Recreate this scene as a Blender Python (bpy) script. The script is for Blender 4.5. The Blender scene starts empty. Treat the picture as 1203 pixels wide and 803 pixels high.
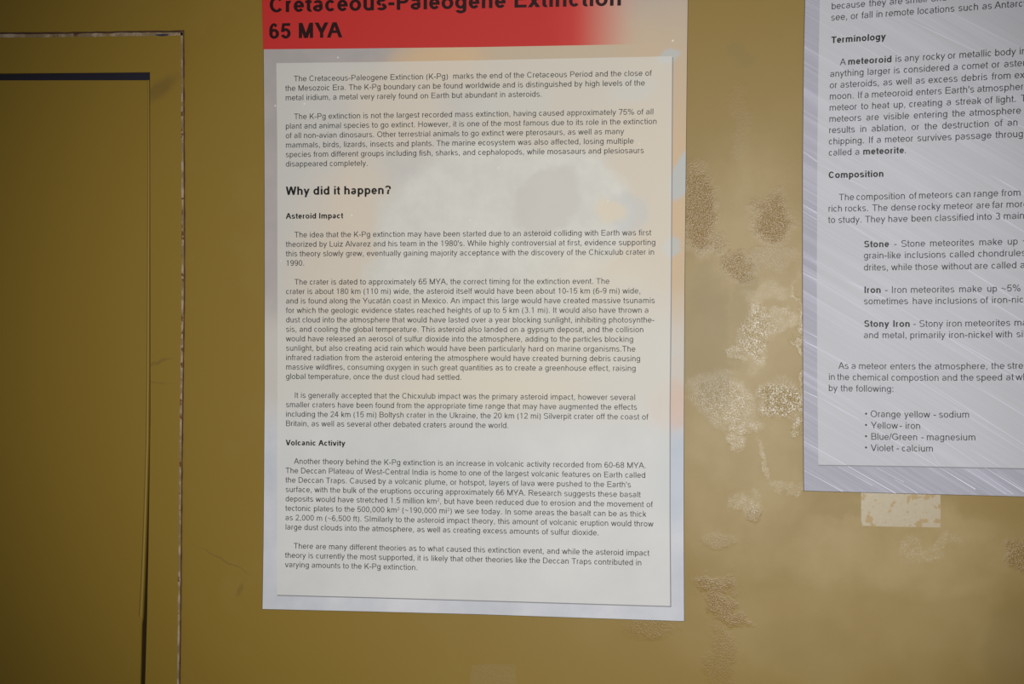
import bpy, bmesh, math, random
from mathutils import Vector, noise

# ------------------------------------------------------------------ camera, world, lights, exposure
scn = bpy.context.scene
F_PX, CAM_D, YAW, PITCH = 1800.0, 1.44, math.radians(7.0), math.radians(1.1)
CAM_FWD = Vector((-math.sin(YAW)*math.cos(PITCH), math.cos(YAW)*math.cos(PITCH), -math.sin(PITCH)))
CAM_RIGHT = Vector((math.cos(YAW), math.sin(YAW), 0))
CAM_UP = CAM_RIGHT.cross(CAM_FWD)
CAM_POS = Vector((0, -CAM_D, 0))
cd = bpy.data.cameras.new('camera'); cam = bpy.data.objects.new('camera', cd)
scn.collection.objects.link(cam); scn.camera = cam
cd.sensor_width = 36.0; cd.lens = 36.0*F_PX/1203.0; cd.clip_start = 0.01; cd.clip_end = 50
cam.location = CAM_POS; cam.rotation_euler = (math.radians(90)-PITCH, 0, YAW)

wd = bpy.data.worlds.new('world'); scn.world = wd; wd.use_nodes = True
wd.node_tree.nodes['Background'].inputs[0].default_value = (1.0, 0.98, 0.95, 1)
wd.node_tree.nodes['Background'].inputs[1].default_value = 0.08

def lamp(name, typ, loc, target, power, size, color, **kw):
    l = bpy.data.lights.new(name, typ); l.energy = power; l.color = color
    if typ == 'AREA': l.shape = 'DISK'; l.size = size
    else: l.shadow_soft_size = size
    for a, b in kw.items(): setattr(l, a, b)
    o = bpy.data.objects.new(name, l); scn.collection.objects.link(o); o.location = loc
    o.rotation_euler = (Vector(target)-Vector(loc)).to_track_quat('-Z', 'Y').to_euler()
    return o
# the camera's flash: a beam that falls off towards its edge
lamp('camera_flash', 'SPOT', (0.08, -1.46, -0.04), (-0.12, 0, -0.035), 65.0, 0.045, (1.0, 0.985, 0.955), spot_size=math.radians(53), spot_blend=0.8)
# soft daylight of the room, low and from the right
lamp('room_light', 'AREA', (0.50, -1.9, -0.45), (0.15, 0, -0.05), 3.5, 0.9, (0.97, 0.98, 1.0))

scn.view_settings.view_transform = 'Standard'; scn.view_settings.look = 'None'
scn.view_settings.exposure = 0.0; scn.view_settings.gamma = 1.0; scn.view_settings.use_curve_mapping = False

# ------------------------------------------------------------------ helpers
def at(px, py, y=0.0):
    """the point of the plane y (the wall is y = 0) seen at a pixel of the 1203 x 803 photograph"""
    d = CAM_FWD + CAM_RIGHT*((px-601.5)/F_PX) - CAM_UP*((py-401.5)/F_PX)
    t = (y+CAM_D)/d.y
    return CAM_POS + d*t

def lift(x, z, y):
    s = (CAM_D+y)/CAM_D
    return Vector((x*s, y, z*s))

def link(name, mesh, mat=None, parent=None, **props):
    o = bpy.data.objects.new(name, mesh); scn.collection.objects.link(o)
    if mat: mesh.materials.append(mat)
    if parent:
        o.parent = parent
        mesh.transform(__import__('mathutils').Matrix.Translation(-parent.location))
    for k, v in props.items(): o[k] = v
    return o

def empty(name, loc, **props):
    o = bpy.data.objects.new(name, None); scn.collection.objects.link(o)
    o.location = loc; o.empty_display_size = 0.05
    for k, v in props.items(): o[k] = v
    return o

def mesh_of(name, verts, faces):
    m = bpy.data.meshes.new(name); m.from_pydata([tuple(v) for v in verts], [], faces); m.update()
    return m

def box(x0, x1, y0, y1, z0, z1):
    v = [(x, y, z) for x in (x0, x1) for y in (y0, y1) for z in (z0, z1)]
    f = [(0,1,3,2), (4,6,7,5), (0,4,5,1), (2,3,7,6), (0,2,6,4), (1,5,7,3)]
    return v, f

def join(parts):
    V = []; F = []
    for v, f in parts:
        n = len(V); V += [tuple(a) for a in v]; F += [tuple(i+n for i in q) for q in f]
    return V, F

def fix(m):
    bm = bmesh.new(); bm.from_mesh(m); bmesh.ops.recalc_face_normals(bm, faces=bm.faces); bm.to_mesh(m); bm.free(); return m

def slab(name, ring, y_front, y_back, bevel=0.0, edge=False):
    """a sheet with the outline ring [(x, z)...]"""
    bm = bmesh.new()
    a = [bm.verts.new((x, y_front, z)) for x, z in ring]
    f = bm.faces.new(a)
    r = bmesh.ops.extrude_face_region(bm, geom=[f])
    for v in r['geom']:
        if isinstance(v, bmesh.types.BMVert): v.co.y = y_back
    bmesh.ops.recalc_face_normals(bm, faces=bm.faces)
    if bevel:
        es = [e for e in bm.edges if all(abs(v.co.y-y_front) < 1e-7 for v in e.verts)]
        bmesh.ops.bevel(bm, geom=es, offset=bevel, segments=1 if edge else 2, affect='EDGES')
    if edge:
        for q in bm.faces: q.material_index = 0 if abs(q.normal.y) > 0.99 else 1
    m = bpy.data.meshes.new(name); bm.to_mesh(m); bm.free()
    return m

def strip(pts, half, y):
    """flat ribbon along [(x, z)...] on the plane y; half may be a list"""
    V = []; F = []
    for i, (x, z) in enumerate(pts):
        a = pts[max(i-1, 0)]; b = pts[min(i+1, len(pts)-1)]
        dx, dz = b[0]-a[0], b[1]-a[1]; l = math.hypot(dx, dz) or 1
        h = half[i] if isinstance(half, (list, tuple)) else half
        V += [(x-dz/l*h, y, z+dx/l*h), (x+dz/l*h, y, z-dx/l*h)]
    for i in range(len(pts)-1): F.append((2*i, 2*i+1, 2*i+3, 2*i+2))
    return V, F

# ------------------------------------------------------------------ materials
def srgb(r, g, b):
    f = lambda c: (c/255/12.92) if c <= 10 else ((c/255+0.055)/1.055)**2.4
    return (f(r), f(g), f(b), 1)

class Mat:
    """small wrapper to write node graphs in lines"""
    def __init__(s, name, rough=0.5, spec=0.5):
        s.m = bpy.data.materials.new(name); s.m.use_nodes = True; s.t = s.m.node_tree
        s.b = s.t.nodes['Principled BSDF']; s.b.inputs['Roughness'].default_value = rough
        s.b.inputs['Specular IOR Level'].default_value = spec
        s.co = s.t.nodes.new('ShaderNodeTexCoord').outputs['Object']
        s.cp = s.co
    def put(s, sock, v):
        if isinstance(v, bpy.types.NodeSocket): s.t.links.new(v, sock)
        elif v is not None: sock.default_value = v
    def n(s, typ, ins=None, out=0, **attr):
        nd = s.t.nodes.new(typ)
        for k, v in attr.items(): setattr(nd, k, v)
        for k, v in (ins or {}).items(): s.put(nd.inputs[k], v)
        return nd.outputs[out]
    def math(s, op, a, b=0.0, clamp=False): return s.n('ShaderNodeMath', {0: a, 1: b}, operation=op, use_clamp=clamp)
    def noise(s, scale, detail=3, rough=0.5, co=None, out=0, dist=0.0):
        return s.n('ShaderNodeTexNoise', {'Vector': co or s.co, 'Scale': scale, 'Detail': detail, 'Roughness': rough, 'Distortion': dist}, out)
    def rng(s, v, a, b, c=0.0, d=1.0, smooth=False):
        return s.n('ShaderNodeMapRange', {0: v, 1: a, 2: b, 3: c, 4: d}, interpolation_type='SMOOTHSTEP' if smooth else 'LINEAR')
    def mix(s, f, a, b, mode='MIX'):
        nd = s.t.nodes.new('ShaderNodeMix'); nd.data_type = 'RGBA'; nd.blend_type = mode
        s.put(nd.inputs[0], f); s.put(nd.inputs[6], a); s.put(nd.inputs[7], b); return nd.outputs[2]
    def warp(s, scale, amt, detail=3, rough=0.6):
        c = s.noise(scale, detail, rough, out=1)
        c = s.n('ShaderNodeVectorMath', {0: c, 1: (0.5, 0.5, 0.5)}, operation='SUBTRACT')
        c = s.n('ShaderNodeVectorMath', {0: c, 3: amt}, operation='SCALE')
        s.cp = s.n('ShaderNodeVectorMath', {0: s.co, 1: c}, operation='ADD')
    def blob(s, x, z, rx, rz, soft=0.5, rot=0.0):
        """mask of an elliptical patch of print or residue, 1 inside"""
        mp = s.n('ShaderNodeMapping', {'Vector': s.cp, 'Location': (x, 0, z), 'Rotation': (0, rot, 0), 'Scale': (rx, 1e3, rz)}, vector_type='TEXTURE')
        l = s.n('ShaderNodeVectorMath', {0: mp}, out=1, operation='LENGTH')
        return s.rng(l, 1+soft*0.5, 1-soft*0.5, smooth=True)
    def sep(s, co=None): 
        nd = s.t.nodes.new('ShaderNodeSeparateXYZ'); s.put(nd.inputs[0], co or s.co); return nd.outputs
    def bump(s, h, strength, dist=0.001):
        nd = s.t.nodes.new('ShaderNodeBump'); nd.inputs['Strength'].default_value = strength; nd.inputs['Distance'].default_value = dist
        s.put(nd.inputs['Height'], h); s.t.links.new(nd.outputs[0], s.b.inputs['Normal'])
    def color(s, v): s.put(s.b.inputs['Base Color'], v)
    def rough(s, v): s.put(s.b.inputs['Roughness'], v)

# ------------------------------------------------------------------ lettering: a plain grotesque drawn from strokes
ADV = dict(zip(" !%'(),-./:?~", [278,278,889,191,333,333,278,333,278,278,278,556,584]))
ADV.update({c: 556 for c in "0123456789abdeghnopquá"}); ADV.update({c: 500 for c in "cksvxyz"})
ADV.update({'f': 278, 't': 278, 'i': 222, 'j': 222, 'l': 222, 'm': 833, 'r': 333, 'w': 722, '•': 350, '²': 333})
ADV.update(dict(zip("ABCDEFGHIJKLMNOPQRSTUVWXYZ", [667,667,722,722,667,611,778,722,278,500,667,556,833,722,778,667,778,722,667,611,722,667,944,667,667,611])))
ADVB = dict(ADV)
ADVB.update({c: 611 for c in "bdghnopqu?"}); ADVB.update({c: 556 for c in "aceksvxy"})
ADVB.update({'f': 333, 't': 333, 'i': 278, 'j': 278, 'l': 278, 'm': 889, 'r': 389, 'w': 778, "'": 278,
             'A': 722, 'B': 722, 'K': 722, 'L': 611, 'J': 556})
for d_ in (ADV, ADVB):
    for k_ in d_: d_[k_] /= 1000.0

XH, CAP, DESC, OV = 0.519, 0.716, -0.21, 0.011
_cache = {}
def glyph(c, bold):
    key = (c, bold)
    if key in _cache: return _cache[key]
    W = (ADVB if bold else ADV)[c]
    t, h = (0.158, 0.130) if bold else (0.090, 0.080)
    P = []                                              # list of (points, quads)
    def R(x0, y0, x1, y1): P.append(([(x0,y0),(x1,y0),(x1,y1),(x0,y1)], [(0,1,2,3)]))
    def A(x0, y0, x1, y1, a0, a1, tt=None, hh=None):
        tt = tt or t; hh = hh or h
        n = max(4, int(abs(a1-a0)/(15 if bold else 22))); cx, cy, rx, ry = (x0+x1)/2, (y0+y1)/2, (x1-x0)/2, (y1-y0)/2
        pts = []
        for i in range(n+1):
            a = math.radians(a0+(a1-a0)*i/n); ca, sa = math.cos(a), math.sin(a)
            pts += [(cx+rx*ca, cy+ry*sa), (cx+max(rx-tt, 0.004)*ca, cy+max(ry-hh, 0.004)*sa)]
        P.append((pts, [(2*i, 2*i+2, 2*i+3, 2*i+1) for i in range(n)]))
    def D(x0, y0, x1, y1, tt=None):
        tt = (tt or t*1.06)/2
        P.append(([(x0-tt,y0),(x0+tt,y0),(x1+tt,y1),(x1-tt,y1)], [(0,1,2,3)]))
    l, r = (0.068 if not bold else 0.066), W-0.066       # stem sides
    L, E = 0.038, W-0.038                                # round sides
    if c in 'aá':
        A(L+.01, XH-.33, E-.035, XH+OV, 5, 160); R(E-.035-t, .09, E-.035, XH-.16)
        A(E-.035-t, -OV*.4, E+.07, .2, 180, 235, t*.9); A(L, -OV, E-.035+t*.35, .315, 78, 285)
        R(W*.45, .315-h, E-.06, .315-h*.12); D(W*.5+.02, -OV*0+.005, E-.09, .12, t*.75)
        if c == 'á': D(W*.47, .58, W*.6, .72, t)
    elif c == 'b': R(l, 0, l+t, CAP); A(l, -OV, E, XH+OV, 0, 360)
    elif c == 'c': A(L, -OV, E-.0, XH+OV, 38, 322)
    elif c == 'd': R(r-t, 0, r, CAP); A(L, -OV, r, XH+OV, 0, 360)
    elif c == 'e': A(L, -OV, E, XH+OV, 0, 325); R(L+t*.6, XH/2-h*.45, E-.004, XH/2+h*.5)
    elif c == 'f': R(.09, 0, .09+t, .59); A(.09, CAP-.25, .09+.22+t*.9, CAP+OV, 72, 180); R(.018, XH-h*.9, W-.01, XH)
    elif c == 'g': R(r-t, -.04, r, XH); A(L, 0, r, XH+OV, 0, 360); A(L+.012, DESC-.005, r, .14, 195, 360)
    elif c == 'h': R(l, 0, l+t, CAP); A(l, XH-.40, r, XH+OV, 0, 165); R(r-t, 0, r, XH-.18)
    elif c == 'i': R(l, 0, l+t, XH); R(l, CAP-(.108 if bold else .094), l+t, CAP)
    elif c == 'j': R(l, -.1, l+t, XH); R(l, CAP-(.108 if bold else .094), l+t, CAP); A(-.08, DESC-.005, l+t, .0, 270, 360)
    elif c == 'k': R(l, 0, l+t, CAP); D(l+t*.9, .19, E-.06, XH, t*1.25); D(E-t*.55, 0, l+t+.10, .29, t*1.25)
    elif c == 'l': R(l, 0, l+t, CAP)
    elif c == 'm':
        m = W/2; R(l, 0, l+t, XH); A(l, XH-.36, m+t/2, XH+OV, 0, 165); R(m-t/2, 0, m+t/2, XH-.16)
        A(m-t/2, XH-.36, r, XH+OV, 0, 165); R(r-t, 0, r, XH-.16)
    elif c == 'n': R(l, 0, l+t, XH); A(l, XH-.40, r, XH+OV, 0, 165); R(r-t, 0, r, XH-.18)
    elif c == 'o': A(L, -OV, E, XH+OV, 0, 360)
    elif c == 'p': R(l, DESC, l+t, XH); A(l, -OV, E, XH+OV, 0, 360)
    elif c == 'q': R(r-t, DESC, r, XH); A(L, -OV, r, XH+OV, 0, 360)
    elif c == 'r': R(l, 0, l+t, XH); A(l, XH-.38, W+.06, XH+OV, 72, 168)
    elif c == 's':
        A(L+.012, XH/2-h*.45, E-.018, XH+OV, 28, 262, t, h); A(L, -OV, E-.004, XH/2+h*.5, -155, 82, t, h)
    elif c == 't': x = W*.27; R(x, .1, x+t, .67); A(x, -OV, x+.20+t*.9, .26, 180, 292); R(.015, XH-h*.9, W-.02, XH)
    elif c == 'u': R(r-t, 0, r, XH); A(l, -OV, r, .40, 180, 345); R(l, .18, l+t, XH)
    elif c == 'v': D(W/2-t*.1, 0, .012+t/2, XH); D(W/2+t*.1, 0, W-.012-t/2, XH)
    elif c == 'w':
        for a, b in ((W*.29, .01+t/2), (W*.29, W*.5), (W*.71, W*.5), (W*.71, W-.01-t/2)): D(a, 0, b, XH)
    elif c == 'x': D(.015+t/2, 0, W-.025-t/2, XH, t*1.2); D(W-.015-t/2, 0, .025+t/2, XH, t*1.2)
    elif c == 'y': D(W/2, .02, .012+t/2, XH); D(W/2-.085, -.13, W-.012-t/2, XH); A(-.02, DESC-.005, W/2-.04+t/2, .02, 255, 345)
    elif c == 'z': R(.03, 0, W-.03, h); R(.035, XH-h, W-.035, XH); D(.03+t*.7, h*.6, W-.03-t*.7, XH-h*.6, t*1.3)
    elif c == 'A': D(.0+t/2, 0, W/2-t*.08, CAP, t*1.1); D(W-t/2, 0, W/2+t*.08, CAP, t*1.1); R(W*.2, .21, W*.8, .21+h)
    elif c == 'B':
        R(l, 0, l+t, CAP); m = .38
        for a, b, x in ((m-h*.55, CAP, W-.075), (0, m+h*.45, W-.045)):
            R(l, b-h, x-.16, b); R(l, a, x-.16, a+h); A(x-.34, a, x, b, -90, 90)
    elif c == 'C': A(.045, -OV, W-.035, CAP+OV, 38, 322)
    elif c == 'D': R(.08, 0, .08+t, CAP); R(.08, 0, .36, h); R(.08, CAP-h, .36, CAP); A(.05, 0, W-.045, CAP, -90, 90)
    elif c == 'E': R(.08, 0, .08+t, CAP); R(.08, 0, W-.05, h); R(.08, CAP-h, W-.06, CAP); R(.08, .335, W-.08, .335+h)
    elif c == 'F': R(.08, 0, .08+t, CAP); R(.08, CAP-h, W-.04, CAP); R(.08, .33, W-.1, .33+h)
    elif c == 'G': A(.042, -OV, W-.06, CAP+OV, 38, 335); R(W*.52, .29, W-.06, .29+h); R(W-.06-t, .1, W-.06, .35)
    elif c == 'H': R(.08, 0, .08+t, CAP); R(W-.08-t, 0, W-.08, CAP); R(.08, .34, W-.08, .34+h)
    elif c == 'I': R(W/2-t/2, 0, W/2+t/2, CAP)
    elif c == 'J': R(W-.07-t, .2, W-.07, CAP); A(.02, -OV, W-.07, .4, 180, 360)
    elif c == 'K': R(.075, 0, .075+t, CAP); D(.075+t, .24, W-.03-t*.7, CAP, t*1.4); D(W-t*.75, 0, .075+t+.12, .40, t*1.35)
    elif c == 'L': R(.075, 0, .075+t, CAP); R(.075, 0, W-.035, h)
    elif c == 'M': R(.074, 0, .074+t, CAP); R(W-.074-t, 0, W-.074, CAP); D(W/2, 0, .074+t*.55, CAP, t*1.15); D(W/2, 0, W-.074-t*.55, CAP, t*1.15)
    elif c == 'N': R(.076, 0, .076+t, CAP); R(W-.076-t, 0, W-.076, CAP); D(W-.076-t*.6, 0, .076+t*.6, CAP, t*1.2)
    elif c == 'O': A(.04, -OV, W-.04, CAP+OV, 0, 360)
    elif c == 'Q': A(.04, -OV, W-.04, CAP+OV, 0, 360); D(W-.08, -.04, W*.58, .17)
    elif c in 'PR':
        R(.078, 0, .078+t, CAP); b = .29 if c == 'P' else .325
        R(.078, CAP-h, W-.24, CAP); R(.078, b, W-.24, b+h); A(W-.46, b, W-.045, CAP, -90, 90)
        if c == 'R': D(W-t*.65, 0, W*.53, .35, t*1.25)
    elif c == 'S': A(.06, CAP/2-h*.45, W-.06, CAP+OV, 22, 262); A(.045, -OV, W-.045, CAP/2+h*.5, -160, 82)
    elif c == 'T': R(W/2-t/2, 0, W/2+t/2, CAP); R(.02, CAP-h, W-.02, CAP)
    elif c == 'U': R(.078, .25, .078+t, CAP); R(W-.078-t, .25, W-.078, CAP); A(.078, -OV, W-.078, .5, 180, 360)
    elif c == 'V': D(W/2-t*.05, 0, .01+t/2, CAP, t*1.15); D(W/2+t*.05, 0, W-.01-t/2, CAP, t*1.15)
    elif c == 'W':
        for a, b in ((W*.27, .01+t/2), (W*.27, W*.5), (W*.73, W*.5), (W*.73, W-.01-t/2)): D(a, 0, b, CAP)
    elif c == 'X': D(.01+t/2, 0, W-.02-t/2, CAP, t*1.2); D(W-.01-t/2, 0, .02+t/2, CAP, t*1.2)
    elif c == 'Y': R(W/2-t/2, 0, W/2+t/2, .32); D(W/2, .26, .01+t*.55, CAP, t*1.2); D(W/2, .26, W-.01-t*.55, CAP, t*1.2)
    elif c == 'Z': R(.03, 0, W-.03, h); R(.04, CAP-h, W-.03, CAP); D(.03+t*.7, h*.6, W-.04-t*.7, CAP-h*.6, t*1.3)
    elif c == '0': A(.042, -OV, W-.042, CAP+OV, 0, 360)
    elif c == '1': R(.255, 0, .255+t, CAP); D(.13, .55, .255+t*.5, .70, t*.95)
    elif c == '2': R(.03, 0, W-.05, h); A(.04, .29, W-.05, CAP+OV, -18, 168); D(.035+t*.55, h*.5, W-.075-t*.55, .42, t*1.15)
    elif c == '3': A(.055, .34, W-.07, CAP+OV, -88, 155); A(.04, -OV, W-.04, .34+h, -155, 90)
    elif c == '4': R(.33-(t-.088), 0, .33+.088, CAP); R(.02, .165, W-.03, .165+h); D(.02+t*.5, .2, .33, CAP-.02, t*1.1)
    elif c == '5': R(.11, CAP-h, W-.06, CAP); D(.04+t*.5, .30, .11+t*.45, CAP-.01, t*.9); A(.035, -OV, W-.04, .48, -160, 145)
    elif c == '6': A(.04, -OV, W-.04, .46, 0, 360); A(.04, -OV, W-.055, CAP+OV, 42, 200)
    elif c == '7': R(.045, CAP-h, W-.045, CAP); D(.19+t*.3, 0, W-.045-t*.55, CAP-h*.5, t*1.05)
    elif c == '8': A(.07, .335, W-.07, CAP+OV, 0, 360); A(.04, -OV, W-.04, .335+h, 0, 360)
    elif c == '9': A(.04, CAP-.46, W-.04, CAP+OV, 0, 360); A(.055, -OV, W-.04, CAP+OV, -138, 20)
    elif c == '.': R(.09, 0, .09+t*1.12, t*1.12)
    elif c == ',': R(.09, 0, .09+t*1.12, t*1.12); D(.095, -.13, .09+t*.8, .01, t*.6)
    elif c == ':': R(.09, 0, .09+t*1.12, t*1.12); R(.09, XH-t*1.12, .09+t*1.12, XH)
    elif c == '-': R(.032, .215, W-.032, .215+h*1.1)
    elif c == "'": R(W/2-t*.5, .47, W/2+t*.5, CAP)
    elif c == '(': A(.06, DESC, .06+.5, CAP+.01, 114, 246)
    elif c == ')': A(W-.06-.5, DESC, W-.06, CAP+.01, -66, 66)
    elif c == '/': D(.0+t*.4, 0, W-t*.4, CAP, t*.9)
    elif c == '%':
        A(.05, .36, .39, CAP+OV, 0, 360, t*.85); A(W-.39, -OV, W-.05, .345, 0, 360, t*.85); D(W*.27, -.01, W*.73, CAP, t*.8)
    elif c == '?': A(.045, .33, W-.05, CAP+OV, -45, 172); D(W*.5, .19, W*.62, .38, t*1.05); R(W/2-t*.55, 0, W/2+t*.55, t*1.1)
    elif c == '~': A(.04, .2, .33, .41, 20, 165, t*.8, h*.9); A(.26, .22, .545, .43, 200, 340, t*.8, h*.9)
    elif c == '•': A(.06, .25, .29, .48, 0, 360, .11, .11)
    elif c == '²':
        k = .55; n = len(P); P.extend(glyph('2', bold)[1]); 
        for q in range(n, len(P)): P[q] = ([(x*k+.02, y*k+.31) for x, y in P[q][0]], P[q][1])
    _cache[key] = (W, P)
    return _cache[key]

def poly(terms, co, u, v): return sum(c*u**i*v**j for (i, j), c in zip(terms, co))
LEFT_TERMS=[(0, 0), (1, 0), (0, 1), (1, 1), (0, 2), (1, 2)]
LEFT_X=[-0.3965929, 0.007518631, 2.818683e-05, -3.433848e-06, -1.14851e-06, 6.405552e-08]
LEFT_Z=[0.2219416, -2.297302e-05, -0.009064953, 1.784494e-06, -4.430272e-07, -3.019943e-08]
RIGHT_XT=[(0, 0), (0, 1), (0, 2), (1, 0), (2, 0)]
RIGHT_X=[0.1187496, -0.000210305, 5.52479e-06, 0.00825, 1.75e-05]
RIGHT_ZT=[(0, 0), (1, 0), (0, 1), (1, 1), (0, 2), (1, 2), (0, 3), (2, 0), (2, 1)]
RIGHT_Z=[0.2681994, 0.0004244732, -0.01033353, -2.738056e-05, 1.779793e-06, 3.345032e-07, -4.546727e-08, 1.038738e-06, 1.898824e-07]
RIGHT_ROWS=[
(-1,[('because', 0, -0.01), ('they', 0, 4.07), ('are', 0, 6.24), ('small', 0, 7.91), ('and', 0, 10.6)]),
(0,[('see,', 0, -0.02), ('or', 0, 2.12), ('fall', 0, 3.29), ('in', 0, 4.84), ('remote', 0, 5.84), ('locations', 0, 9.19), ('such', 0, 13.4), ('as', 0, 15.81), ('Antarctica', 0, 17.06)]),
(2,[('Terminology', 1, 0.07)]),
(4,[('A', 0, 1.09), ('meteoroid', 1, 1.92), ('is', 0, 7.0), ('any', 0, 7.95), ('rocky', 0, 9.86), ('or', 0, 12.43), ('metallic', 0, 13.59), ('body', 0, 17.18), ('in', 0, 19.61)]),
(5,[('anything', 0, 0.01), ('larger', 0, 4.05), ('is', 0, 6.86), ('considered', 0, 7.89), ('a', 0, 13.02), ('comet', 0, 13.89), ('or', 0, 16.88), ('asteroid', 0, 18.11)]),
(6,[('or', 0, -0.01), ('asteroids,', 0, 1.15), ('as', 0, 5.76), ('well', 0, 7.13), ('as', 0, 9.17), ('excess', 0, 10.49), ('debris', 0, 13.87), ('from', 0, 16.92), ('exp', 0, 19.18)]),
(7,[('moon.', 0, -0.01), ('If', 0, 3.05), ('a', 0, 3.78), ('meteoroid', 0, 4.55), ('enters', 0, 9.23), ("Earth's", 0, 12.22), ('atmosphere', 0, 15.49)]),
(8,[('meteor', 0, -0.01), ('to', 0, 3.45), ('heat', 0, 4.59), ('up,', 0, 6.88), ('creating', 0, 8.53), ('a', 0, 12.4), ('streak', 0, 13.31), ('of', 0, 16.27), ('light.', 0, 17.39), ('The', 0, 19.85)]),
(9,[('meteors', 0, -0.01), ('are', 0, 4.01), ('visible', 0, 5.88), ('entering', 0, 9.03), ('the', 0, 13.01), ('atmosphere', 0, 14.74)]),
(10,[('results', 0, -0.02), ('in', 0, 3.36), ('ablation,', 0, 4.6), ('or', 0, 8.81), ('the', 0, 10.19), ('destruction', 0, 11.98), ('of', 0, 17.29), ('an', 0, 18.56)]),
(11,[('chipping.', 0, -0.02), ('If', 0, 4.29), ('a', 0, 5.16), ('meteor', 0, 6.02), ('survives', 0, 9.43), ('passage', 0, 13.34), ('through', 0, 17.41)]),
(12,[('called', 0, -0.01), ('a', 0, 2.87), ('meteorite', 1, 3.7), ('.', 0, 8.11)]),
(14,[('Composition', 1, -0.0)]),
(16,[('The', 0, 1.17), ('composition', 0, 3.05), ('of', 0, 8.65), ('meteors', 0, 9.65), ('can', 0, 13.47), ('range', 0, 15.29), ('from', 0, 18.07)]),
(17,[('rich', 0, 0.0), ('rocks.', 0, 1.82), ('The', 0, 4.77), ('dense', 0, 6.77), ('rocky', 0, 9.62), ('meteor', 0, 12.22), ('are', 0, 15.55), ('far', 0, 17.16), ('more', 0, 18.54)]),
(18,[('to', 0, 0.01), ('study.', 0, 1.11), ('They', 0, 4.01), ('have', 0, 6.45), ('been', 0, 8.89), ('classified', 0, 11.35), ('into', 0, 15.6), ('3', 0, 17.48), ('main', 0, 18.28)]),
(20.2,[('Stone', 1, 3.9), ('-', 0, 7.11), ('Stone', 0, 7.85), ('meteorites', 0, 10.83), ('make', 0, 15.85), ('up', 0, 18.68), ('~', 0, 20.17)]),
(21.2,[('grain-like', 0, 3.89), ('inclusions', 0, 8.22), ('called', 0, 12.88), ('chondrules', 0, 15.76)]),
(22.25,[('drites,', 0, 3.89), ('while', 0, 6.83), ('those', 0, 9.33), ('without', 0, 12.07), ('are', 0, 15.39), ('called', 0, 17.1), ('a', 0, 19.95)]),
(24.25,[('Iron', 1, 3.93), ('-', 0, 6.16), ('Iron', 0, 6.83), ('meteorites', 0, 8.85), ('make', 0, 13.83), ('up', 0, 16.65), ('~5%', 0, 18.08)]),
(25.25,[('sometimes', 0, 3.89), ('have', 0, 9.05), ('inclusions', 0, 11.41), ('of', 0, 15.99), ('iron-nickel', 0, 17.14)]),
(27.25,[('Stony', 1, 3.9), ('Iron', 1, 6.99), ('-', 0, 9.12), ('Stony', 0, 9.74), ('iron', 0, 12.56), ('meteorites', 0, 14.45), ('make', 0, 19.36)]),
(28.25,[('and', 0, 3.87), ('metal,', 0, 5.84), ('primarily', 0, 8.77), ('iron-nickel', 0, 12.79), ('with', 0, 17.51), ('silicate', 0, 19.58)]),
(31,[('As', 0, 1.12), ('a', 0, 2.51), ('meteor', 0, 3.31), ('enters', 0, 6.67), ('the', 0, 9.66), ('atmosphere,', 0, 11.32), ('the', 0, 17.09), ('streak', 0, 18.67)]),
(32,[('in', 0, 0.01), ('the', 0, 0.96), ('chemical', 0, 2.63), ('compostion', 0, 6.77), ('and', 0, 12.07), ('the', 0, 13.98), ('speed', 0, 15.55), ('at', 0, 18.53), ('which', 0, 19.5)]),
(33,[('by', 0, -0.02), ('the', 0, 1.33), ('following:', 0, 2.99)]),
(35.25,[('•', 0, 3.9), ('Orange', 0, 4.52), ('yellow', 0, 8.11), ('-', 0, 11.15), ('sodium', 0, 11.71)]),
(36.25,[('•', 0, 3.88), ('Yellow', 0, 4.56), ('-', 0, 7.59), ('iron', 0, 8.2)]),
(37.25,[('•', 0, 3.86), ('Blue/Green', 0, 4.53), ('-', 0, 9.84), ('magnesium', 0, 10.4)]),
(38.25,[('•', 0, 3.84), ('Violet', 0, 4.51), ('-', 0, 7.24), ('calcium', 0, 7.79)]),
]
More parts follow.
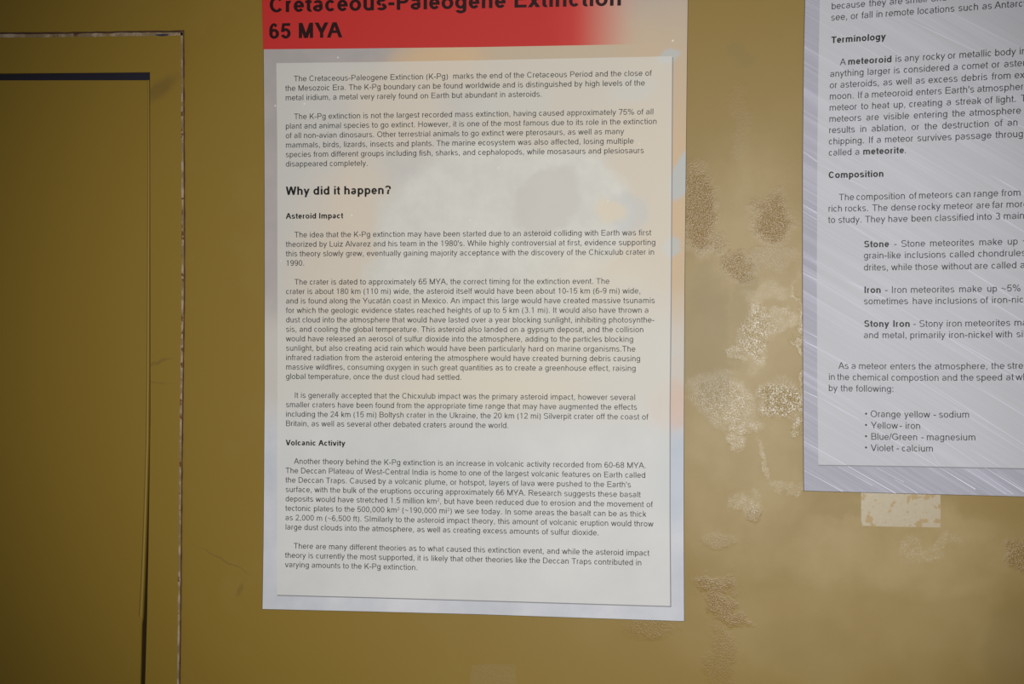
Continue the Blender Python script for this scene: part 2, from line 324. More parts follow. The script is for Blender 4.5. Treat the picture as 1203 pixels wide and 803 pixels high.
LEFT_ROWS=[
(0,'>The Cretaceous-Paleogene Extinction (K-Pg)  marks the end of the Cretaceous Period and the close of'),
(1,'the Mesozoic Era. The K-Pg boundary can be found worldwide and is distinguished by high levels of the'),
(2,'metal iridium, a metal very rarely found on Earth but abundant in asteroids.'),
(4,'>The K-Pg extinction is not the largest recorded mass extinction, having caused approximately 75% of all'),
(5,'plant and animal species to go extinct. However, it is one of the most famous due to its role in the extinction'),
(6,'of all non-avian dinosaurs. Other terrestrial animals to go extinct were pterosaurs, as well as many'),
(7,'mammals, birds, lizards, insects and plants. The marine ecosystem was also affected, losing multiple'),
(8,'species from different groups including fish, sharks, and cephalopods, while mosasaurs and plesiosaurs'),
(9,'disappeared completely.'),
(16.5,'>The idea that the K-Pg extinction may have been started due to an asteroid colliding with Earth was first'),
(17.5,"theorized by Luiz Alvarez and his team in the 1980's. While highly controversial at first, evidence supporting"),
(18.5,'this theory slowly grew, eventually gaining majority acceptance with the discovery of the Chicxulub crater in'),
(19.5,'1990.'),
(21.5,'>The crater is dated to approximately 65 MYA, the correct timing for the extinction event. The'),
(22.5,'crater is about 180 km (110 mi) wide, the asteroid itself would have been about 10-15 km (6-9 mi) wide,'),
(23.5,'and is found along the Yucatán coast in Mexico. An impact this large would have created massive tsunamis'),
(24.5,'for which the geologic evidence states reached heights of up to 5 km (3.1 mi). It would also have thrown a'),
(25.5,'dust cloud into the atmosphere that would have lasted over a year blocking sunlight, inhibiting photosynthe-'),
(26.5,'sis, and cooling the global temperature. This asteroid also landed on a gypsum deposit, and the collision'),
(27.5,'would have released an aerosol of sulfur dioxide into the atmosphere, adding to the particles blocking'),
(28.5,'sunlight, but also creating acid rain which would have been particularly hard on marine organisms.The'),
(29.5,'infrared radiation from the asteroid entering the atmosphere would have created burning debris causing'),
(30.5,'massive wildfires, consuming oxygen in such great quantities as to create a greenhouse effect, raising'),
(31.5,'global temperature, once the dust cloud had settled.'),
(33.5,'>It is generally accepted that the Chicxulub impact was the primary asteroid impact, however several'),
(34.5,'smaller craters have been found from the appropriate time range that may have augmented the effects'),
(35.5,'including the 24 km (15 mi) Boltysh crater in the Ukraine, the 20 km (12 mi) Silverpit crater off the coast of'),
(36.5,'Britain, as well as several other debated craters around the world.'),
(40.5,'>Another theory behind the K-Pg extinction is an increase in volcanic activity recorded from 60-68 MYA.'),
(41.5,'The Deccan Plateau of West-Central India is home to one of the largest volcanic features on Earth called'),
(42.5,"the Deccan Traps. Caused by a volcanic plume, or hotspot, layers of lava were pushed to the Earth's"),
(43.5,'surface, with the bulk of the eruptions occuring approximately 66 MYA. Research suggests these basalt'),
(44.5,'deposits would have stretched 1.5 million km², but have been reduced due to erosion and the movement of'),
(45.5,'tectonic plates to the 500,000 km² (~190,000 mi²) we see today. In some areas the basalt can be as thick'),
(46.5,'as 2,000 m (~6,500 ft). SImilarly to the asteroid impact theory, this amount of volcanic eruption would throw'),
(47.5,'large dust clouds into the atmosphere, as well as creating excess amounts of sulfur dioxide.'),
(49.5,'>There are many different theories as to what caused this extinction event, and while the asteroid impact'),
(50.5,'theory is currently the most supported, it is likely that other theories like the Deccan Traps contributed in'),
(51.5,'varying amounts to the K-Pg extinction.'),
]
LEAD = 1.2095                                             # line pitch in letter sizes
def left_map(u, v):  return poly(LEFT_TERMS, LEFT_X, u, v), poly(LEFT_TERMS, LEFT_Z, u, v)
def right_map(u, v): return poly(RIGHT_XT, RIGHT_X, u, v), poly(RIGHT_ZT, RIGHT_Z, u, v)
KERN = {'YA': -.074, 'AV': -.074, 'Te': -.11, 'Th': 0, 'Yu': -.05, 'To': -.1, 'Tr': -.1, 'Vo': -.04, 'Vi': -.02, 'Ye': -.07}
def set_text(out, fmap, u, row, text, bold=False, size=1.0, xs=1.0, y=-0.0019):
    """letters as thin print; out collects verts and faces"""
    V, F = out; prev = ''
    for c in text:
        W, P = glyph(c, bold)
        if size > 2: u += KERN.get(prev+c, 0)*size
        for i, (pts, quads) in enumerate(P):
            n = len(V); yy = y-0.000008*i
            for x, z in pts:
                a, b = fmap(u+x*size*xs, row-z*size/LEAD); V.append(tuple(lift(a, b, yy)))
            F += [tuple(q+n for q in qd) for qd in quads]
        u += W*size*xs; prev = c
    return u

def print_mesh(name, out, mat, parent, **kw):
    return link(name, fix_front(mesh_of(name, *out)), mat, parent, **kw)
def fix_front(m):
    bm = bmesh.new(); bm.from_mesh(m)
    for f in bm.faces:
        f.normal_update()
        if f.normal.y > 0: f.normal_flip()
    bm.to_mesh(m); bm.free(); return m

# ------------------------------------------------------------------ the wall and the hatch in it
def paint(name, residue=False, rough=0.48, smudges=(), origin=(0, 0)):
    M = Mat(name, rough, 0.5)
    big = M.noise(2.2, 4, 0.55); c = M.mix(big, srgb(132, 105, 26), srgb(139, 112, 32))
    fine = M.noise(420, 3, 0.6); h = M.math('MULTIPLY', fine, 0.05)
    hl = M.noise(60, 2, 0.5); h = M.math('ADD', h, M.math('MULTIPLY', hl, 0.10))
    if residue:
        M.warp(26, 0.055, 8)
        def patches(lst):
            o = None
            for px, py, rx, ry, rot, k in lst:
                p = at(px, py); b = M.math('MULTIPLY', M.blob(p.x, p.z, rx*.0008, ry*.0008, 0.75, rot), k)
                o = b if o is None else M.math('MAXIMUM', o, b)
            return o
        dark = patches([(822, 245, 20, 48, 0, 1), (908, 262, 22, 30, .3, 1), (868, 140, 14, 44, 0, .2), (866, 310, 14, 17, 0, .9),
                        (843, 285, 10, 12, 0, .7), (845, 640, 14, 14, 0, .4), (836, 690, 24, 12, .1, .9), (850, 712, 18, 12, .5, .9), (862, 728, 22, 7, .3, .8), (846, 770, 14, 40, 0, .5), (884, 598, 10, 10, 0, .6),
                        (1200, 657, 14, 14, 0, 1), (765, 737, 26, 13, 0, .5), (900, 305, 30, 12, 0, .4)])
        white = patches([(890, 392, 17, 36, .25, .95), (848, 470, 34, 28, .2, .7), (920, 468, 22, 21, 0, 1.2), (866, 492, 26, 12, .3, .6), (898, 545, 5, 26, -.35, .35), (912, 375, 26, 9, -.3, .28),
                         (904, 340, 30, 12, 0, .2), (868, 410, 12, 8, 0, .6), (862, 515, 10, 14, 0, .5), (932, 500, 8, 8, 0, .8), (880, 590, 12, 12, 0, .35),
                         (1075, 645, 10, 18, .3, .22), (1105, 645, 24, 10, -.4, .22), (925, 572, 18, 6, -.2, .2), (938, 395, 4, 60, 0, .55)])
        dust = patches([(885, 330, 75, 150, 0, .55), (870, 560, 70, 120, 0, .6), (1060, 650, 150, 60, 0, .6), (1010, 740, 200, 70, 0, .35)])  # dust patches paint the milky flash glare into the wall colour
        g = M.noise(700, 2, 0.75); grain = M.rng(g, 0.47, 0.62)
        pit = M.rng(M.noise(170, 3, 0.6), 0.36, 0.62)
        c = M.mix(M.math('MULTIPLY', dust, M.rng(M.noise(16, 4, .6), .3, .6, .35, 1)), c, srgb(168, 146, 96))
        c = M.mix(M.math('MULTIPLY', dark, M.rng(g, .46, .64, 1, .45)), c, srgb(126, 94, 8))
        c = M.mix(M.math('MULTIPLY', white, M.math('MULTIPLY', M.math('MULTIPLY', grain, pit), 0.95), True), c, srgb(242, 238, 230))
        c = M.mix(M.math('MULTIPLY', dark, M.math('MULTIPLY', M.rng(g, .61, .68), .55), True), c, srgb(220, 205, 165))
        olive = patches([(832, 400, 26, 85, 0, .7), (868, 370, 14, 60, .2, .4), (950, 760, 60, 30, 0, .2), (1190, 760, 30, 60, 0, .5), (1020, 600, 60, 5, .05, .3), (870, 66, 14, 10, .5, .5)])
        c = M.mix(olive, c, srgb(126, 104, 36))
        both = M.math('MAXIMUM', dark, white)
        h = M.math('ADD', h, M.math('MULTIPLY', M.math('MULTIPLY', g, both), 1.6))
        M.rough(M.math('SUBTRACT', rough, M.math('MULTIPLY', M.math('MINIMUM', both, 1.0), 0.20)))
        sm = M.noise(7, 4, .6); c = M.mix(M.rng(sm, .5, .75, 0, .25), c, srgb(150, 128, 70))
    if smudges:
        ox, oz = origin
        M.warp(60, 0.01, 4)
        for px, py, rx, ry, rot, k in smudges:
            p = at(px, py); c = M.mix(M.math('MULTIPLY', M.blob(p.x-ox, p.z-oz, rx*.0008, ry*.0008, 1.2, rot), k), c, srgb(92, 68, 34))
    M.color(c); M.bump(h, 0.55, 0.0006)
    return M.m
wall_mat = paint('mustard_wall_paint', True, smudges=[(261, 657, 36, 1.0, .48, .35), (281, 692, 3, 9, .4, .3)])
door_mat = paint('mustard_hatch_paint')
M = Mat('dark_cavity', 0.8, 0.3); M.color(M.mix(M.noise(30), srgb(38, 38, 62), srgb(50, 50, 74))); cav_mat = M.m
M = Mat('chipped_primer', 0.6, 0.4)
c = M.mix(M.rng(M.noise(55, 4, .7), .45, .6), srgb(128, 108, 78), srgb(168, 150, 128)); c = M.mix(M.rng(M.noise(90, 3, .7), .58, .64), c, srgb(98, 58, 32)); M.color(c); chip_mat = M.m
M = Mat('brown_seam', 0.7, 0.2); M.color(M.mix(M.noise(80, 3), srgb(52, 34, 24), srgb(92, 66, 48))); seam_mat = M.m

# hatch geometry on the wall plane
hx = at(177, 300).x; hz = at(100, 84.6).z
sx = at(213.5, 300).x; sz = at(110, 41.5).z               # outer edge of the frame
WL, WR, WB, WT = -1.9, 1.6, -1.25, 1.25
# wall: four slabs round the opening, one mesh
ring_parts = [box(hx, WR, 0, 0.04, WB, WT), box(WL, hx, 0, 0.04, hz, WT), box(WL, -1.25, 0, 0.04, WB, hz), box(-1.25, hx, 0, 0.04, WB, WB+0.30)]
link('wall_back', mesh_of('wall_back', *join(ring_parts)), wall_mat, kind='structure')
cav = join([box(-1.27, hx+0.02, 0.10, 0.11, WB+0.28, hz+0.02), box(hx+0.0002, hx+0.01, 0.0402, 0.10, WB+0.28, hz+0.02), box(-1.27, hx+0.02, 0.0402, 0.10, hz+0.0002, hz+0.01)])
link('wall_cavity', mesh_of('wall_cavity', *cav), cav_mat, kind='structure')
fl = Mat('grey_concrete_floor', 0.6); fl.color(fl.mix(fl.noise(4, 5), srgb(96, 94, 90), srgb(120, 117, 112)))
link('floor', mesh_of('floor', *box(WL, WR, -3.2, 0.15, WB-0.05, WB)), fl.m, kind='structure')

# frame of the hatch: rail above, stile to the right, a thin board proud of the wall
fr = empty('trim_1', (sx, 0, sz), kind='structure')
T = 0.0022
def edge_line(pts): return [(at(x, y).x, at(x, y).z) for x, y in pts]
stile_out = edge_line([(216.0, 42), (216.8, 120), (217.2, 250), (217.0, 340), (215.5, 440), (214.2, 520), (213.2, 640), (212.3, 720), (211.0, 810)])
stile_in = edge_line([(177.4, 810), (177.4, 86.2)])
stile_in = [(hx, at(177, 1500).z), (hx, hz)]
zb = WB+0.30
ring = stile_out + [(stile_out[-1][0], zb), (at(171, 810).x-.006, zb)] + edge_line([(171, 810), (173.6, 720), (175.2, 640), (176.5, 560), (177.4, 490), (177.3, 300), (176.9, 85.2), (90, 86.0), (0, 86.6)]) + [(-1.25, at(0, 90).z), (-1.25, at(0, 45).z)] + edge_line([(0, 43.2), (110, 42.0)])
link('frame', slab('frame', ring, -T, 0.0, 0.0004), paint('mustard_frame_paint', smudges=[(190, 104, 22, 9, -.6, .4), (188, 425, 16, 1.5, -.3, .35), (184, 450, 18, 1.2, .1, .25)], origin=(sx, sz)), fr)
random.seed(4)
# chipped edges: broken ribbons along both seams
def chips(pts, base, amp, y, n=90):
    out = []
    L_ = [0]
    for i in range(1, len(pts)): L_.append(L_[-1]+math.dist(pts[i], pts[i-1]))
    hs = []
    for k in range(n+1):
        s = L_[-1]*k/n; i = max(j for j in range(len(L_)) if L_[j] <= s+1e-9); i = min(i, len(pts)-2)
        f = (s-L_[i])/(L_[i+1]-L_[i]); out.append((pts[i][0]*(1-f)+pts[i+1][0]*f, pts[i][1]*(1-f)+pts[i+1][1]*f))
        hs.append(base+amp*noise.noise(Vector((k*0.35, base*1e4, 0)))+amp*.5*noise.noise(Vector((k*1.3, 7, 0))))
    return strip(out, [max(h, 0.0002) for h in hs], y)
v_line = edge_line([(214.6, 38), (215.0, 120), (215.6, 250), (215.6, 340), (214.2, 440), (213.0, 520), (212.0, 640), (211.2, 720), (210.0, 810)])
h_line = edge_line([(-60, 42.3), (40, 42.6), (100, 41.9), (150, 41.0), (216, 40.4)])
link('chipped_edge', fix_front(mesh_of('chipped_edge', *join([chips(v_line, .0010, .0006, -T-.0003, 160)]))), chip_mat, fr, label='pale chipped paint edge of the hatch frame')
link('chipped_edge', fix_front(mesh_of('chipped_edge', *chips(h_line, .0016, .0007, -T-.0003, 60))), chip_mat, fr, label='pale chipped paint edge of the hatch frame')
h_dark = edge_line([(-60, 39.0), (40, 39.0), (100, 38.6), (150, 37.6), (216.5, 36.9)])
link('seam', fix_front(mesh_of('seam', *chips(h_dark, .0010, .0004, -.0002, 60))), seam_mat, fr, label='dark brown seam line')
v_dark = edge_line([(x+2.2, y) for x, y in [(214.6, 36), (215.0, 120), (215.6, 250), (215.6, 340), (214.2, 440), (213.0, 520), (212.0, 640), (211.2, 720), (210.0, 810)]])
link('seam', fix_front(mesh_of('seam', *chips(v_dark, .0006, .0005, -T-.0002, 160))), seam_mat, fr, label='dark brown seam line')
spl = edge_line([(184, 41.6), (192, 41.9), (199, 41.4)])
link('splinter_hole', fix_front(mesh_of('splinter_hole', *strip(spl, [.0005, .0011, .0006], -T-.0006))), cav_mat, fr)

# the hatch door: panel with a rounded bead along its edge, hanging a little askew
dr = empty('door_1', (at(100, 94).x, 0, zb+.01), kind='structure')
de = edge_line([(175.0, 94.0), (175.6, 200), (175.4, 330), (175.3, 430), (174.6, 520), (172.4, 600), (169.6, 680), (167.6, 724), (166.2, 733), (164.4, 810)])
ring = de + [(de[-1][0]-.018, zb+.012), (-1.23, zb+.012), (-1.23, at(0, 94.5).z)] + edge_line([(0, 94.2)])
shade_top = join([box(-1.25, hx, .0035, .0045, at(0, 97).z, hz+.001)]); shade_side = join([box(de[-1][0]-.003, hx+.0001, .0036, .0046, zb+.011, hz)])  # added dark strips, coloured as the shade inside the door gaps
M = Mat('blue_gap_shade', 0.6, 0.3); M.color(M.mix(M.noise(30), srgb(24, 22, 34), srgb(34, 31, 46))); link('gap_shade', mesh_of('gap_shade', *shade_top), M.m, dr, label='blue black strip painted as the shade in the gap above the door'); M = Mat('brown_gap_shade', 0.8, 0.1); M.color(M.mix(M.noise(30), srgb(40, 30, 10), srgb(50, 40, 16))); link('gap_shade', mesh_of('gap_shade', *shade_side), M.m, dr, label='dark brown strip painted as the shade in the gap beside the door')
link('panel', slab('panel', ring, 0.0006, 0.020, 0.0005), door_mat, dr)
bead = []
n = len(de[:8]); R_b = 0.0017
V = []; Fc = []
for i, (x, z) in enumerate(de[:8]):
    rb = 0.0009+0.0011*i/7
    for k in range(7):
        a = math.pi*k/6; V.append((x-rb*1.0+rb*math.cos(a)*1.0, 0.0006-rb*0.9*math.sin(a), z))
for i in range(7):
    for k in range(6): Fc.append((i*7+k, i*7+k+1, (i+1)*7+k+1, (i+1)*7+k))
link('bead', fix_front(mesh_of('bead', V, Fc)), door_mat, dr)

# ------------------------------------------------------------------ left poster: extinction text
YB, YF = -0.0002, -0.0016
M = Mat('painted_edge_shadow', 0.6, 0.2); M.color(M.mix(M.noise(70), srgb(96, 82, 66), srgb(122, 110, 100))); edge_shadow_mat = M.m  # bevel colour paints a thin shadow line along the sheet edges
def ring_px(pts, y): return [(lambda p: (p.x, p.z))(at(px, py, y)) for px, py in pts]
BASE1 = Vector(at(308, 715, 0)); BASE1.y = 0
def local(px, py): p = at(px, py, YF); return p.x-BASE1.x, p.z-BASE1.z
def bg_left(M):
    """the picture printed under the text: grey violet sky, orange glow, pale rock, cloudy foot"""
    M.warp(11, 0.055, 9, 0.68)
    def bl(px, py, rx, ry, soft, rot=0, k=1.0):
        x, z = local(px, py); b = M.blob(x, z, rx*.0008, ry*.0008, soft, rot)
        return b if k == 1 else M.math('MULTIPLY', b, k)
    c = M.mix(M.rng(M.noise(14, 4, .6), .35, .65), srgb(168, 162, 160), srgb(180, 172, 170))
    z = M.sep(M.cp)[2]; x = M.sep()[0]
    low = M.rng(z, local(0, 400)[1], local(0, 330)[1], 1, 0, True)
    lowr = M.rng(z, local(0, 520)[1], local(0, 450)[1], 1, 0, True)
    c = M.mix(M.rng(x, local(520, 0)[0], local(600, 0)[0], 0, 1, True), c, srgb(194, 176, 152))
    c = M.mix(M.rng(M.math('ADD', z, 0), local(0, 70)[1], local(0, -10)[1], 0, .55, True), c, srgb(172, 158, 156))
    for a in [(520, 72, 50, 34, 1.2, 0, .8), (470, 130, 60, 45, 1.2, .4, .7), (405, 320, 60, 110, 1.1, 0, .75), (760, 250, 60, 170, 1, 0, .5), (420, 230, 40, 50, 1, 0, .6)]:
        c = M.mix(bl(*a), c, srgb(214, 180, 136))
    rock = M.mix(M.rng(M.noise(30, 6, .65), .35, .65), srgb(194, 190, 182), srgb(220, 216, 207))
    c = M.mix(bl(590, 265, 150, 98, .18, -.1), c, rock)
    c = M.mix(bl(560, 330, 130, 60, .3, 0), c, rock)
    c = M.mix(bl(641, 238, 36, 44, .3, .2, .75), c, srgb(176, 168, 164))
    c = M.mix(bl(734, 250, 26, 24, .5, 0, .6), c, srgb(160, 166, 176))
    c = M.mix(bl(712, 251, 16, 14, .8, 0, .7), c, srgb(232, 196, 128))
    for a in [(790, 68, 12, 9, .6, 0, .8), (802, 205, 12, 26, .4, .3, .9), (794, 285, 10, 14, .5, 0, .8), (790, 412, 8, 7, .5, 0, .7), (745, 105, 30, 20, .8, 0, .5), (600, 120, 50, 14, .8, -.2, .5), (660, 440, 44, 22, .6, 0, .6), (700, 345, 70, 24, .8, 0, .5)]:
        c = M.mix(bl(*a), c, srgb(184, 188, 188))
    c = M.mix(M.math('MULTIPLY', low, .8), c, srgb(205, 200, 192))
    for a in [(560, 460, 110, 26, 1, 0, .5), (700, 330, 60, 30, 1, 0, .4), (620, 430, 100, 40, 1, 0, .35), (470, 420, 60, 60, 1, 0, .3)]:
        c = M.mix(bl(*a), c, srgb(228, 205, 160))
    c = M.mix(bl(505, 512, 17, 21, .35, .1, .6), c, srgb(190, 172, 160))
    foot = M.mix(M.rng(M.noise(11, 5, .6), .35, .65), srgb(190, 193, 202), srgb(214, 215, 220))
    c = M.mix(lowr, c, foot)
    c = M.mix(bl(797, 480, 30, 30, .9, 0, .6), c, srgb(212, 178, 158))
    c = M.mix(bl(797, 560, 26, 50, 1, 0, .5), c, srgb(176, 190, 204))
    vs = M.n('ShaderNodeTexVoronoi', {'Vector': M.co, 'Scale': 42.0}, feature='F1')
    c = M.mix(M.math('MULTIPLY', M.rng(vs, .055, .025), M.rng(z, local(0, 400)[1], local(0, 330)[1], 0, .9)), c, srgb(236, 232, 222))
    return c
M = Mat('printed_sky_and_rock', 0.55, 0.3); M.color(bg_left(M)); board1 = M.m
M = Mat('printed_text_panel', 0.55, 0.3); M.color(M.mix(0.60, bg_left(M), srgb(216, 215, 208))); panel1 = M.m
M = Mat('printed_red_band', 0.55, 0.3)
xs_ = M.sep()[0]
fade = M.rng(xs_, local(668, 0)[0], local(745, 0)[0], 1, 0, True)
c_ = M.mix(fade, bg_left(M), srgb(190, 42, 38)); c_ = M.mix(M.math('MULTIPLY', M.blob(local(697, 0)[0], .33, .030, .5, 1.6), .25), c_, srgb(226, 96, 80)); M.color(c_); band1 = M.m
def ink(name, col, rough=0.5):
    M = Mat(name, rough, 0.2); M.color(M.mix(M.noise(60), srgb(*col), srgb(*[min(255, v+8) for v in col]))); return M.m
ink_text = ink('dark_grey_ink', (44, 44, 46)); ink_head = ink('black_ink', (16, 15, 15)); ink_title = ink('title_black_ink', (34, 6, 8)); ink_edge = ink('panel_shadow_ink', (138, 136, 140))


p1 = empty('poster', BASE1, label='tall extinction text poster with red header band, beside the hatch', category='poster')
o1 = ring_px([(308.2, -60), (307.6, 0), (309.2, 60), (309.8, 130), (310.2, 220), (310.4, 340), (310.4, 450), (309.7, 560), (309.0, 640), (307.8, 715.5),
              (430, 718.3), (560, 721.6), (690, 726.0), (804.2, 729.8), (803.8, 640), (803.7, 560), (804.0, 480), (804.7, 340), (806.2, 200), (807.4, 90), (808.5, 0), (809.0, -60)], YF)
link('board', slab('board', o1, YF, YB, .0005, True), board1, p1).data.materials.append(edge_shadow_mat)
def flat(ring, y): return fix_front(mesh_of('f', [(x, y, z) for x, z in ring], [tuple(range(len(ring)))]))
link('header_band', flat(ring_px([(307.7, -59), (307.8, 0), (309.2, 57.9), (430, 56.8), (560, 55.3), (680, 53.2), (782, 51), (783, 0), (784, -59)], YF-.0001), YF-.0001), band1, p1)
pr = [(324.6, 74.1), (325.6, 160), (325.9, 300), (325.9, 430), (325.5, 560), (325.4, 698.4), (440, 701.4), (560, 704.8), (680, 708.4), (787.4, 711.6), (786.6, 600), (786.7, 480), (788, 340), (789, 180), (789.7, 66), (680, 68.3), (560, 70.8), (440, 72.8)]
link('text_panel', flat(ring_px(pr, YF-.0001), YF-.0001), panel1, p1)
sh = join([strip(ring_px([(325.6, 698.9), (440, 701.9), (560, 705.3), (680, 708.9), (787.9, 712.1)], YF-.00015), .0005, YF-.00015),
           strip(ring_px([(788.0, 712.3), (787.2, 600), (787.3, 480), (788.6, 340), (789.6, 180), (790.3, 67)], YF-.00015), .0005, YF-.00015)])
link('panel_shadow_line', fix_front(mesh_of('panel_shadow_line', *sh)), ink_edge, p1)

o = ([], []); set_text(o, left_map, -2.08, -7.33, 'Cretaceous-Paleogene Extinction', True, 2.75, 1.03)
for i, v in enumerate(o[0]):                               # the title line rises slightly to the right
    o[0][i] = (v[0], v[1], v[2]+0.0)
print_mesh('title', o, ink_title, p1)
o = ([], []); set_text(o, left_map, -2.15, -4.55, '65 MYA', True, 2.72); print_mesh('title', o, ink_title, p1)
for txt, u, v, s in (('Why did it happen?', .02, 12.0, 1.50), ('Asteroid Impact', .02, 14.52, 1.0), ('Volcanic Activity', .02, 38.54, .985)):
    o = ([], []); set_text(o, left_map, u, v, txt, True, s); print_mesh('heading', o, ink_head, p1)
IND = 1.13
o = ([], []); last = None
def wrow(t): return sum(ADV[c] for c in t)
for row, txt in LEFT_ROWS:
    if txt[0] == '>' and o[0]:
        print_mesh('paragraph', o, ink_text, p1); o = ([], [])
    u = IND if txt[0] == '>' else 0.0
    set_text(o, left_map, u, row, txt.lstrip('>'))
print_mesh('paragraph', o, ink_text, p1)

# ------------------------------------------------------------------ right poster: meteor text
BASE2 = Vector(at(944, 577, 0)); BASE2.y = 0
def streaks(M):
    c = M.mix(M.rng(M.noise(7, 3), .3, .7), srgb(160, 160, 172), srgb(172, 172, 184))
    mp = M.n('ShaderNodeMapping', {'Vector': M.co, 'Rotation': (0, math.radians(-31), 0), 'Scale': (1, 1, 1)}, vector_type='POINT')
    mp2 = M.n('ShaderNodeVectorMath', {0: mp, 1: (5, 1, 420)}, operation='MULTIPLY')
    s = M.noise(1.0, 3, .65, co=mp2)
    c = M.mix(M.rng(s, .52, .78, 0, .55), c, srgb(214, 212, 232)); c = M.mix(M.rng(s, .45, .25, 0, .35), c, srgb(140, 140, 154))
    mp3 = M.n('ShaderNodeVectorMath', {0: mp, 1: (4, 1, 90)}, operation='MULTIPLY')
    c = M.mix(M.rng(M.noise(1, 2, .5, co=mp3), .5, .75, 0, .35), c, srgb(206, 206, 222))
    return c
M = Mat('printed_streaks', 0.55, 0.3); M.color(streaks(M)); board2 = M.m
M = Mat('printed_streak_panel', 0.55, 0.3); M.color(M.mix(0.55, streaks(M), srgb(206, 207, 210))); panel2 = M.m
ink_streak = ink('white_streak_ink', (214, 214, 228)); ink_streak2 = ink('faint_streak_ink', (200, 201, 212))
p2 = empty('poster', BASE2, label='wide meteor text poster with diagonal white streaks, cut by the right edge', category='poster')
RX = 1620
o2 = ring_px([(947, -110), (945.4, 0), (944.0, 60), (943.2, 120), (942.6, 200), (942.5, 320), (942.9, 430), (943.4, 510), (944, 576.6), (1066, 579.9), (1203, 583.4), (1400, 590), (RX, 600), (RX, -110)], YF)
link('board', slab('board', o2, YF, YB, .0005, True), board2, p2).data.materials.append(edge_shadow_mat)
pr = [(964.5, -90), (963.1, 0), (961.3, 90), (960.2, 180), (959.6, 320), (960.1, 450), (961.4, 545.8), (1080, 547.4), (1203, 549.9), (1400, 556), (RX-22, 564), (RX-22, -90)]
link('text_panel', flat(ring_px(pr, YF-.0001), YF-.0001), panel2, p2)
link('panel_shadow_line', fix_front(mesh_of('panel_shadow_line', *strip(ring_px([(961.6, 546.2), (1080, 547.9), (1203, 550.4), (1400, 556.4), (RX-22, 564.4)], YF-.00015), .0005, YF-.00015))), ink_edge, p2)
# bright streaks (pixels of their two ends, half width mm, on the bare margin or under the panel)
st = ([], [])
for q_, (a, b, c_, d, hw) in enumerate([(944.5, 518, 1052, 579, .55), (952, 522, 1050, 578, .35), (944.5, 552, 990, 577, .5), (1104, 549, 1146, 574.5, .75), (1157, 549, 1203, 577, .75), (1146, 550, 1190, 580, .4),
                        (1051, 563, 1078, 579, .4), (1135, 551, 1182, 580, .4), (985, 548, 1025, 570, .3), (1172, 555, 1215, 582, .4),
                        (944.3, 459, 960, 466.5, .6), (946, 402, 960, 408, .5), (943, 387, 960, 396, .4), (943, 240, 959.5, 250, .6), (943, 248, 959.5, 258, .35), (944, 178, 960, 190, .4), (943, 320, 960, 329, .5), (944.5, 300, 960, 309, .35), (1030, 549, 1062, 566, .3)]):
    v, f = strip(ring_px([(a, b), ((a+c_)/2, (b+d)/2), (c_, d)], YF-.00012), [.00012, hw*.0005, hw*.0007], YF-.00012-q_*.000012)
    n = len(st[0]); st[0].extend(v); st[1].extend([tuple(i+n for i in q) for q in f])
print_mesh('streak', st, ink_streak, p2, label='bright printed streaks in the margin', kind='stuff')
st = ([], []); random.seed(11)
ends = [(961, 466, 1010, 493, .8), (1010, 493, 1104, 549, .9), (961, 408, 1030, 446, .7), (993, 329, 1040, 351, 1.3), (1040, 351, 1200, 450, .7), (1080, 508, 1104, 547, .4), (1113, 395, 1203, 445, .8), (960, 192, 1020, 222, .6),
        (1128, 104, 1163, 128, 1.2), (1163, 128, 1203, 150, 1.0), (1163, 205, 1203, 228, 1.0), (1150, 240, 1203, 272, 1.0), (1110, 300, 1203, 358, 1.0), (1125, 330, 1203, 378, .8), (1040, 470, 1150, 546, .6),
        (1094, 452, 1203, 522, .7), (1150, 455, 1203, 488, .7), (1000, 30, 1080, 78, .5), (1060, 20, 1150, 62, .7), (1110, 12, 1203, 58, .6), (975, 250, 1040, 290, .5), (1120, 478, 1203, 530, .5), (961, 330, 1060, 392, .4), (1140, 528, 1175, 548, .6)]
for q_, (a, b, c_, d, hw) in enumerate(ends):
    v, f = strip(ring_px([(a, b), ((a+c_)/2, (b+d)/2), (c_, d)], YF-.00013), [.00010, hw*.0008, hw*.00045], YF-.00013-q_*.000007)
    n = len(st[0]); st[0].extend(v); st[1].extend([tuple(i+n for i in q) for q in f])
print_mesh('streak', st, ink_streak2, p2, label='faint printed streaks under the text', kind='stuff')
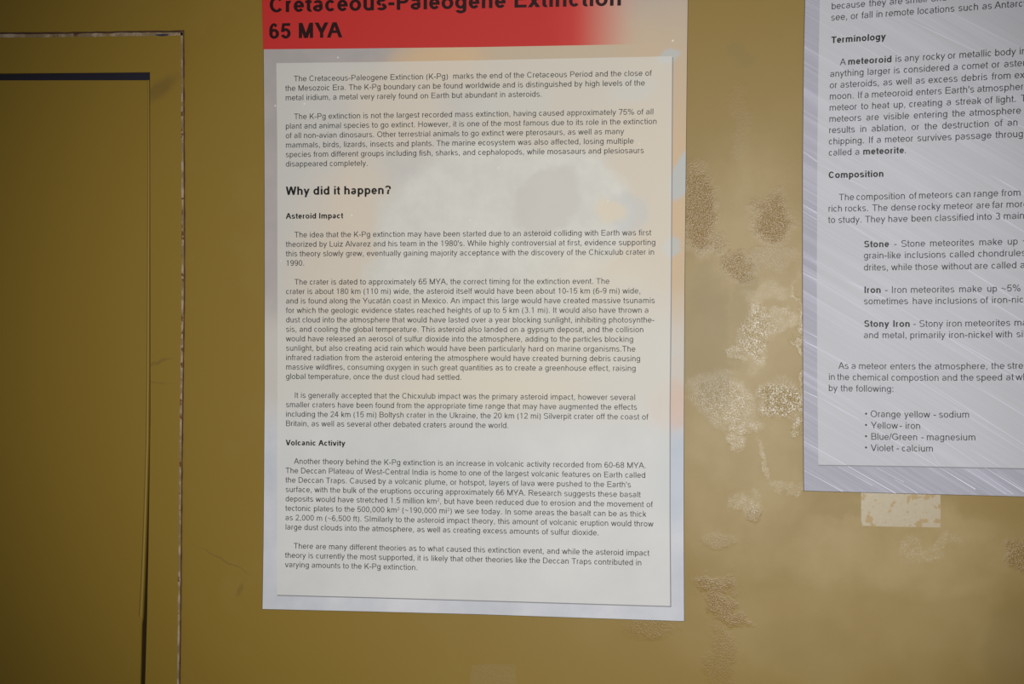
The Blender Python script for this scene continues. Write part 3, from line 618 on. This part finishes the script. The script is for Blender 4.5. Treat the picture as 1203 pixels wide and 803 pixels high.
groups = [[-1, 0], [2], [4, 5, 6, 7, 8, 9, 10, 11, 12], [14], [16, 17, 18], [20.2, 21.2, 22.25], [24.25, 25.25], [27.25, 28.25], [31, 32, 33], [35.25, 36.25, 37.25, 38.25]]
rows = dict(RIGHT_ROWS)
for g in groups:
    o = ([], [])
    for v in g:
        for t, b, u in rows[v]:
            sz = 1.0
            set_text(o, right_map, u, v, t, bool(b), .985)
    print_mesh('heading' if g in ([2], [14]) else 'paragraph', o, ink_head if g in ([2], [14]) else ink_text, p2)

# ------------------------------------------------------------------ old adhesive tape
M = Mat('old_tape', 0.38, 0.5)
M.warp(60, .006, 3)
g = M.math('MAXIMUM', M.rng(M.noise(95, 3, .55, co=M.cp), .575, .60), M.rng(M.noise(420, 2, .5), .66, .70))
M.color(M.mix(g, M.mix(M.noise(300, 3), srgb(164, 148, 116), srgb(177, 163, 135)), srgb(158, 130, 72))); M.bump(M.noise(350, 3), .12, .0003); tape_mat = M.m
tb = at(1058, 618)
t = slab('adhesive_tape', ring_px([(1011.8, 572), (1011.6, 590), (1011.7, 612), (1013.5, 617.2), (1040, 618.2), (1070, 618.6), (1104.6, 619.2), (1105.2, 600), (1104.6, 574)], -.00018), -.00018, 0)
for v in t.vertices: v.co -= tb
t.materials.append(tape_mat); to = bpy.data.objects.new('adhesive_tape', t); scn.collection.objects.link(to); to.location = tb
to['label'] = 'worn strip of clear adhesive tape below the streaked poster'; to['category'] = 'tape'
M = Mat('faded_tape', 0.45, 0.5); M.color(M.mix(M.noise(200, 3), srgb(134, 110, 48), srgb(142, 118, 58))); M.bump(M.noise(420, 3), .4, .0004)
tb = at(580, 810)
t = slab('adhesive_tape', ring_px([(554, 781), (570, 779.5), (606, 780), (607, 800), (606.5, 835), (553, 836), (551.5, 800)], -.00012), -.00012, 0)
for v in t.vertices: v.co -= tb
t.materials.append(M.m); to = bpy.data.objects.new('adhesive_tape', t); scn.collection.objects.link(to); to.location = tb
to['label'] = 'faint square of old tape on the wall at the bottom edge, below the red-headed poster'; to['category'] = 'tape'
